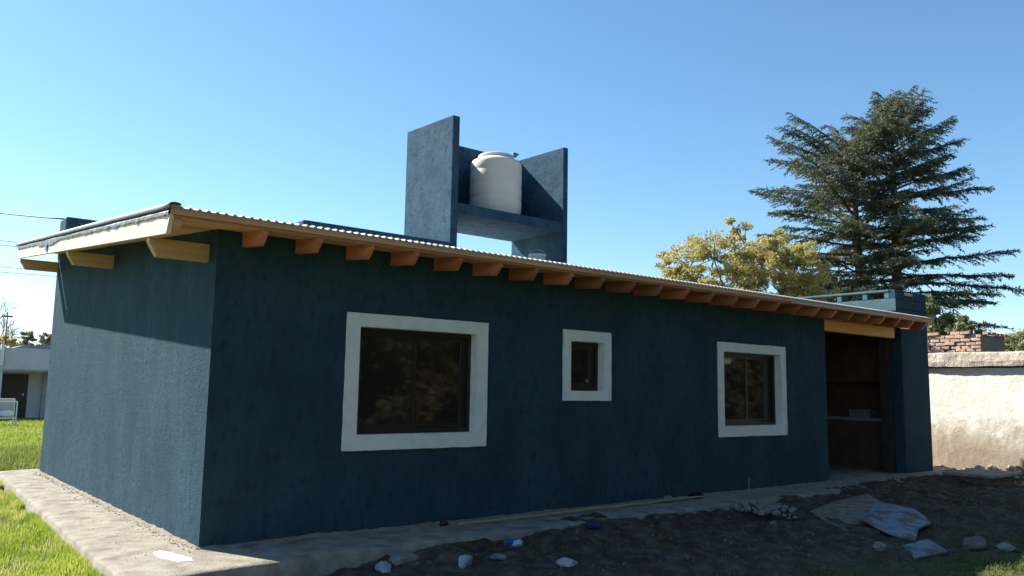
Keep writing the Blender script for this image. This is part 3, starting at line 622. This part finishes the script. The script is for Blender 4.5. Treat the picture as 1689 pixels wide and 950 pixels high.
sd = np.cross(D, rng.normal(size=D.shape)); sd /= np.linalg.norm(sd, axis=1)[:, None]; wv = sd*rng.uniform(.011, .024, (len(A), 1))
mid = A+D*.4; V_ = np.stack([A, mid+wv, B, mid-wv], 1).reshape(-1, 3)-np.array(cb); k = np.arange(len(A))*4
wood.build('trunk', BARK, ced); link('crown', npmesh('crown', V_, np.stack([k, k+1, k+2, k+3], 1), CEDAR), ced)
print('cedar quads', len(A))

def blob(azd, eld, dist, r): q_ = pt(azd, eld, dist); return (q_.x, q_.y, q_.z, r)
yb = pt(54.5, 0, 24); yb.z = -.2
broad_tree('autumn_tree', yb, [blob(49.2, 6.9, 24, .6), blob(50.2, 7.6, 24, .75), blob(55.9, 8.2, 23.6, .9), blob(51.3, 8.6, 24.3, .95), blob(52.9, 9.1, 23.4, 1.05), blob(55.0, 10.0, 24, 1.0), blob(56.6, 9.3, 24.4, 1.0), blob(58.3, 8.5, 24, .9), blob(54.5, 7.0, 23.2, 1.0), blob(57.3, 6.6, 24, 1.0), blob(52.2, 6.4, 24, .9), blob(59.3, 6.8, 24.3, .65)],
           36000, .050, YEL, 'broad autumn tree with yellow leaves in front of the cedar', trunk_r=.13, fork=2.2, sub=22, subr=.235, bark=BARKG)
q = pt(67.2, 0, 29); q.z = -.2
broad_tree('olive_tree', q, [blob(66.3, 5.2, 29, .8), blob(67.5, 4.3, 29, .75), blob(68.3, 3.6, 29, .5), blob(66, 3.6, 29, .8)], 9000, .075, OLIVE, 'small grey green tree under the cedar at the roof end', trunk_r=.09)
q = pt(71.4, 0, 26.5); q.z = -.2
broad_tree('willow_bush', q, [blob(70.3, 3.0, 26.5, .45), blob(71.2, 3.3, 26.5, .6), blob(72.6, 3.3, 26.8, .7), blob(74.2, 2.8, 26.5, .8), blob(71, 2.2, 26.5, .8)], 14000, .04, PALEG, 'pale airy bush at the far right behind the boundary wall', trunk_r=.08, sub=14)
q = pt(60.3, 0, 45); q.z = -.2
broad_tree('hedge_tree', q, [blob(58.6, 5.6, 45, 1.6), blob(60.4, 6.0, 45, 1.7), blob(62.0, 5.6, 44, 1.6), blob(56.9, 5.0, 45, 1.4), blob(64, 5.2, 44, 1.4)], 22000, .14, DARKG, 'dark evergreen showing low behind the cedar trunks', trunk_r=.2)
q = pt(54, 0, 70); q.z = -.2
for azd, lab in ((8.3, 'small haze-pale conifer nearest the house wall on the left horizon'), (9.25, 'small haze-pale conifer half hidden by the house wall corner')):
    q = pt(azd, 0, 62); q.z = -.2; broad_tree('small_conifer', q, [blob(azd, 2.75, 62, .40), blob(azd+.1, 2.35, 62, .5), blob(azd-.1, 2.0, 62, .7)], 1800, .12, OLIVE, lab, group='small conifers behind the grey house', trunk_r=.1)  # paler leaf colour stands in for haze over the far conifers
q = pt(6.6, 0, 55); q.z = -.2
broad_tree('yellow_bush', q, [blob(6.3, 2.5, 55, .7), blob(7.2, 2.3, 55, .5), blob(5.2, 2.8, 55, .8)], 4000, .12, YEL, 'yellowish bush showing over the grey house at the left edge', 'bush', trunk_r=.1)
def bare_tree(base, h, label, spread=.5):
    base = Vector(base); o = empty('bare_tree', base, label, 'tree', 'leafless trees behind the grey house'); b = MB()
    def grow(p, d, L_, r, lv):
        q_ = p+d*L_; b.tube([p, p.lerp(q_, .5)+Vector(rng.normal(size=3))*L_*.04, q_], [r, r*.8, r*.6], 5 if lv > 2 else 3, False)
        if lv == 0: return
        for k in range(3 if lv > 2 else 5):
            dd = (d+Vector(rng.normal(size=3))*spread+Vector((0, 0, .12))).normalized(); grow(q_ if k < 2 else p.lerp(q_, .6), dd, L_*random.uniform(.62, .82), r*.58, lv-1)
    grow(base, Vector((0, 0, 1)), h*.30, h*.017, 5); b.build('trunk', BARKG, o); return o
q = pt(6.3, 0, 60); q.z = -.2; bare_tree(q, 7.3, 'taller leafless grey tree at the left edge of the picture')
q = pt(7.9, 0, 58); q.z = -.2; bare_tree(q, 6.4, 'lower leafless grey tree beside the thin utility pole')
# trees across the yard, mirrored in the window panes
i = 0
labs = ['leafy tree across the yard, westmost, mirrored in the large window', 'tree across the yard mirrored in the left pane', 'tree across the yard mirrored between the windows', 'tree across the yard mirrored in the small window', 'tree across the yard mirrored by the right window', 'eastmost tree across the yard', 'tree beyond the yard by the fence']
for x, y in ((-2, -17), (4, -16.5), (10, -15), (16, -16), (22, -15), (29, -16), (37, -16)):
    z0 = -.3; bl = [(x+random.uniform(-2.6, 2.6), y+random.uniform(-1.4, 1.4), .8+k_*.72+random.uniform(-.3, .3), random.uniform(1.6, 2.3)) for k_ in range(16)]
    broad_tree('garden_tree', (x, y, z0), bl, 26000, .20, GREENR, labs[i], group='trees across the yard', trunk_r=.18, fork=1.2); i += 1

far_labs = ['dense tree of the far row, behind the gap left of the large window image', 'dense tree of the far row mirrored in the left sash', 'dense tree of the far row mirrored in the right sash', 'dense tree of the far row mirrored low in the small window', 'dense tree of the far row mirrored in the window by the porch', 'next to last tree of the far row across the yard', 'last tree of the far row across the yard']
for x, y in ((0, -22), (7, -21), (13, -20.5), (19, -21.5), (25.5, -20), (33, -22), (41, -20)):
    bl = [(x+random.uniform(-2.8, 2.8), y+random.uniform(-1.2, 1.2), .4+k_*.75, random.uniform(1.7, 2.4)) for k_ in range(16)]
    broad_tree('garden_tree', (x, y, -.3), bl, 15000, .24, GREENR, far_labs[int((x+1)/6.5)], group='far row of trees across the yard', trunk_r=.18, fork=1.0)
# ---------------------------------------------------------------- things lying in the yard
def gzz(x, y): return float(gz(np.array([x]), np.array([y]))[0])
def rock(name, x, y, s, m_, label, cat='stone', seed=0, z=None, parent=None, grp=None, sink=.3):
    me = bpy.data.meshes.new(name); bm = bmesh.new(); bmesh.ops.create_icosphere(bm, subdivisions=3, radius=1)
    cuts = [(Vector(rng.normal(size=3)).normalized(), rng.uniform(.55, .8)) for _ in range(9)]
    for v in bm.verts:
        n_ = v.co.normalized(); k = 1+.38*mnoise.noise(n_*1.3+Vector((seed*5.1, 0, 0)))+.14*mnoise.noise(n_*3.6+Vector((seed, 2, 0)))
        k = min(k, 1.12+.1*mnoise.noise(n_*2)); k = min([k]+[dd/max(n_.dot(c_), .01) for c_, dd in cuts if n_.dot(c_) > .3]); v.co = Vector((n_.x*s[0]*k, n_.y*s[1]*k, n_.z*s[2]*k))*1.15
    bm.to_mesh(me); bm.free(); me.materials.append(m_)
    zz = gzz(x, y) if z is None else z; o = link(name, me, parent, (x, y, zz+s[2]*(1-sink*2)*.8)); o.rotation_euler = (0, 0, seed*1.3)
    if parent is None: tag(o, label, cat, grp)
    return o
rock('stone', 1.30, -.98, (.10, .07, .055), STONEW, 'brightest white stone near the walkway corner', seed=1)
rock('stone', 1.52, -.99, (.11, .09, .06), STONE, 'grey lump just right of the brightest white stone', seed=2)
rock('stone', 1.90, -1.40, (.09, .07, .06), STONEW, 'pale stone at the lower middle of the yard', seed=3)
rock('stone', .42, -1.02, (.08, .06, .035), STONEW, 'small pale stone beside the green seedling', seed=4)
rock('stone', 2.35, -1.28, (.10, .07, .04), STONE, 'flat grey stone left of the blue bag', seed=5)
rock('stone', 2.62, -1.95, (.10, .09, .05), STONEW, 'bluish white stone at the bottom edge right of centre', seed=6)
rock('stone', 7.7, -3.35, (.17, .13, .12), DIRTC, 'rounded earthy boulder left of the broken sheet corner', seed=7)
rock('stone', 7.95, -3.62, (.12, .1, .07), STONE, 'small boulder beside the rounded earthy boulder', seed=8)
rock('stone', 8.7, -3.75, (.16, .11, .05), STONEW, 'pale slab of stone near the right edge', seed=9)
rock('stone', 6.10, -3.05, (.08, .06, .05), STONE, 'grey pebble in front of the broken sheet', seed=10)
hp = empty('rubble_heap', (6.7, -1.15, gzz(6.7, -1.15)), 'low heap of pale broken mortar lumps in the shaded yard', 'rubble heap')
for k in range(80):
    a_ = random.uniform(0, 6.28); r_ = abs(random.gauss(0, .20)); rs = random.uniform(.015, .055)
    x, y = 6.72+math.cos(a_)*r_*1.5, -1.2+math.sin(a_)*r_
    o = rock('lump', 0, 0, (rs*1.2, rs, rs*.8), STONE, None, seed=k+20, z=0, parent=hp); o.location = (x-6.7, y+1.15, max(0, .12-r_*.25)+rs*.3+gzz(x, y)-hp.location.z)
# small debris nobody could count
vs = []; fs = []; n_ = 1100
bx = np.array([(-1,-1,-1),(1,-1,-1),(1,1,-1),(-1,1,-1),(-1,-1,1),(1,-1,1),(1,1,1),(-1,1,1)], float)
PX = rng.uniform(.3, 15.6, n_); PY = rng.uniform(-3.8, -.86, n_); PZ = gz(PX, PY); VV = []
for k in range(n_):
    s_ = rng.uniform(.004, .018)*(1.6 if rng.random() < .08 else 1); q_ = (bx*rng.uniform(.5, 1.1, (8, 3)))*s_; a_ = rng.uniform(0, 6.28)
    R2 = np.array([[math.cos(a_), -math.sin(a_), 0], [math.sin(a_), math.cos(a_), 0], [0, 0, 1]]); VV.append(q_@R2.T+np.array([PX[k], PY[k], PZ[k]+s_*.05]))
VV = np.concatenate(VV); q_ = np.array([(3,2,1,0),(4,5,6,7),(0,1,5,4),(1,2,6,5),(2,3,7,6),(3,0,4,7)]); FF = (q_[None]+np.arange(n_)[:, None, None]*8).reshape(-1, 4)
tag(link('gravel', npmesh('gravel', VV, FF, DIRTC)), 'small gravel and mortar crumbs strewn over the shaded soil', 'gravel', kind='stuff')
n_ = 900; PX = 15.97-rng.uniform(0, 1, n_)**1.8*1.1; PY = rng.uniform(-4.5, 2.2, n_); PZ = gz(PX, PY); VV = []
for k in range(n_):
    s_ = rng.uniform(.012, .05); q_ = (bx*rng.uniform(.5, 1.1, (8, 3)))*s_; a_ = rng.uniform(0, 6.28)
    R2 = np.array([[math.cos(a_), -math.sin(a_), 0], [math.sin(a_), math.cos(a_), 0], [0, 0, 1]]); VV.append(q_@R2.T+np.array([PX[k], PY[k], PZ[k]+s_*.4+max(0, PX[k]-15.3)*.12]))
VV = np.concatenate(VV); q_ = np.array([(3,2,1,0),(4,5,6,7),(0,1,5,4),(1,2,6,5),(2,3,7,6),(3,0,4,7)]); FF = (q_[None]+np.arange(n_)[:, None, None]*8).reshape(-1, 4)
tag(link('wall_rubble', npmesh('wall_rubble', VV, FF, COPE)), 'broken plaster and brick rubble along the foot of the white wall', 'rubble', kind='stuff')
n_ = 650; PY = rng.uniform(-.1, 7.6, n_); PX = -.03-np.abs(rng.normal(0, .05, n_)); VV = []; k2 = rng.random(n_) < .25; PX[k2] = -rng.uniform(.05, .6, k2.sum())
for k in range(n_):
    s_ = rng.uniform(.002, .004 if k2[k] else .009); q_ = (bx*rng.uniform(.5, 1.1, (8, 3)))*s_; VV.append(q_+np.array([PX[k], PY[k], -.006+s_*.4]))
VV = np.concatenate(VV); q_ = np.array([(3,2,1,0),(4,5,6,7),(0,1,5,4),(1,2,6,5),(2,3,7,6),(3,0,4,7)]); FF = (q_[None]+np.arange(n_)[:, None, None]*8).reshape(-1, 4)
tag(link('wall_crumbs', npmesh('wall_crumbs', VV, FF, MORTAR)), 'crumbs of mortar along the foot of the sunlit end wall', 'rubble', kind='stuff')
# loose boards and sheets
def slab(name, pts, t, m_, label, cat, seed=0, amp=.006):
    c_ = tuple(sum(p_[i] for p_ in pts)/len(pts) for i in range(3)); n_ = len(pts)
    vs = [p_ for p_ in pts]+[(p_[0], p_[1], p_[2]-t) for p_ in pts]
    b = MB().poly(vs, [tuple(range(n_)), tuple(range(n_, 2*n_))[::-1]]+[(i, (i+1) % n_, (i+1) % n_+n_, i+n_) for i in range(n_)])
    me = b.mesh(name, m_, c_); rough(me, amp*1.3, 4, seed, sub=3); return tag(link(name, me, None, c_), label, cat)
BLUEW = mat('bluish_board', (.17, .20, .25), (.25, .28, .32), scale=5, rough_=.7, bump=.5, bscale=18, c3=(.13, .10, .075), scale3=4, f3=(.47, .58))
BROWNB = mat('muddy_board', (.20, .15, .10), (.32, .25, .17), scale=6, rough_=.9, bump=.6, bscale=18, c3=(.12, .09, .06), scale3=9)
def g(x, y, dz): return (x, y, gzz(x, y)+dz)
slab('broken_sheet', [g(8.55, -1.75, .15), g(8.45, -2.3, .16), g(8.0, -2.74, .12), g(7.5, -2.82, .09), g(6.98, -3.02, .04), g(6.93, -2.75, .05), g(7.12, -2.25, .09), g(7.8, -2.05, .12)], .02, BLUEW, 'bluish pale board lying tilted on the brown boards', 'board', 1)
slab('muddy_board', [g(9.4, -1.2, .07), g(9.0, -1.7, .09), g(8.45, -2.1, .09), g(7.6, -2.45, .04), g(7.0, -2.6, .02), g(6.75, -2.3, .02), g(7.0, -1.9, .03), g(7.5, -1.4, .04), g(8.4, -1.25, .05)], .03, BROWNB, 'muddy brown board under the bluish board', 'board', 2)
slab('sheet_scrap', [g(7.3, -3.02, .06), g(7.05, -3.34, .06), g(6.45, -3.25, .02), g(6.7, -3.0, .03)], .015, BLUEW, 'small bluish scrap in front of the bluish board', 'board', 3)
slab('white_patch', [(-.37, .04, .004), (-.30, .07, .006), (-.24, -.08, .003), (-.17, -.34, -.001), (-.20, -.46, -.004), (-.30, -.40, -.005), (-.37, -.16, -.001)], .012, mat('plain_white', (.85, .85, .83), rough_=.6), 'bright white patch on the sunlit walkway corner', 'scrap', 4, .003)  # thin irregular patch of plain white on the slab
YP = mat('yellow_pipe', (.40, .34, .12), rough_=.5)
tag(MB().tube([(2.60+x*.1, -.30+.012*math.sin(x*.4)+.004*x*.5, .026+.003*math.sin(x)) for x in range(0, 43)], .011, 8).build('yellow_pipe', YP, org=(4.7, -.3, .02), smooth=True), 'thin yellow pipe lying along the walkway at the wall base', 'pipe')
rock('dark_clod', 2.52, -.13, (.045, .04, .05), FRAME, 'dark lump by the left end of the yellow pipe', 'lump', 41, z=.0)
rock('mortar_lump', 6.2, -.10, (.09, .05, .055), STONE, 'pale crumbled mortar against the wall above the pipe', 'lump', 42, z=0)
rock('dark_clod', 6.75, -.14, (.10, .06, .055), FRAME, 'dark lump by the right end of the yellow pipe', 'lump', 43, z=0)
# crumpled plastic bags
def bag(x, y, s, m_, label, seed):
    me = bpy.data.meshes.new('plastic_bag'); bm = bmesh.new(); bmesh.ops.create_icosphere(bm, subdivisions=4, radius=1)
    for v in bm.verts:
        n_ = v.co.normalized(); k = .75+.9*abs(mnoise.noise(n_*2.2+Vector((seed, 0, 0))))+.35*mnoise.noise(n_*6+Vector((0, seed, 0))); v.co = Vector((n_.x*s*k*1.3, n_.y*s*k, n_.z*s*k*.55))
    bm.to_mesh(me); bm.free(); me.materials.append(m_); tag(link('plastic_bag', me, None, (x, y, gzz(x, y)+s*.3)), label, 'plastic bag')
BAGB = mat('blue_white_bag', (.05, .10, .42), (.75, .78, .82), scale=7, rough_=.35, lo=.5, hi=.56, spec=.5); BAGD = mat('dark_blue_bag', (.02, .03, .12), rough_=.4)
bag(2.80, -.98, .075, BAGB, 'crumpled blue and white plastic bag on the soil', 3); bag(3.9, -1.0, .07, BAGD, 'dark blue crumpled bag farther right on the soil', 5)
# seedling
sx_, sy_ = .66, -1.0; z0 = gzz(sx_, sy_)
sd_ = empty('seedling', (sx_, sy_, z0), 'small bright green seedling catching the sun beside the walkway corner', 'plant')
MB().tube([(sx_, sy_, z0), (sx_+.01, sy_, z0+.09), (sx_+.005, sy_, z0+.16)], [.004, .003, .002], 6).build('stem', GRASS, sd_)
lf = MB()
for k in range(9):
    a_ = k*2.4; zz = z0+.05+k*.013; L_ = .045; dx, dy = math.cos(a_), math.sin(a_)
    lf = MB().poly([(sx_, sy_, zz), (sx_+dx*L_*.5-dy*.012, sy_+dy*L_*.5+dx*.012, zz+.015), (sx_+dx*L_, sy_+dy*L_, zz+.012), (sx_+dx*L_*.5+dy*.012, sy_+dy*L_*.5-dx*.012, zz+.015)], [(0, 1, 2, 3)])
    lf.build('leaf', GRASS, sd_)
tag(MB().tube([(7.55, -.42, -.03), (7.56, -.43, .26)], .009, 6).build('thin_stake', STONE, org=(7.55, -.42, 0)), 'thin pale stake standing up near the right window', 'stake')
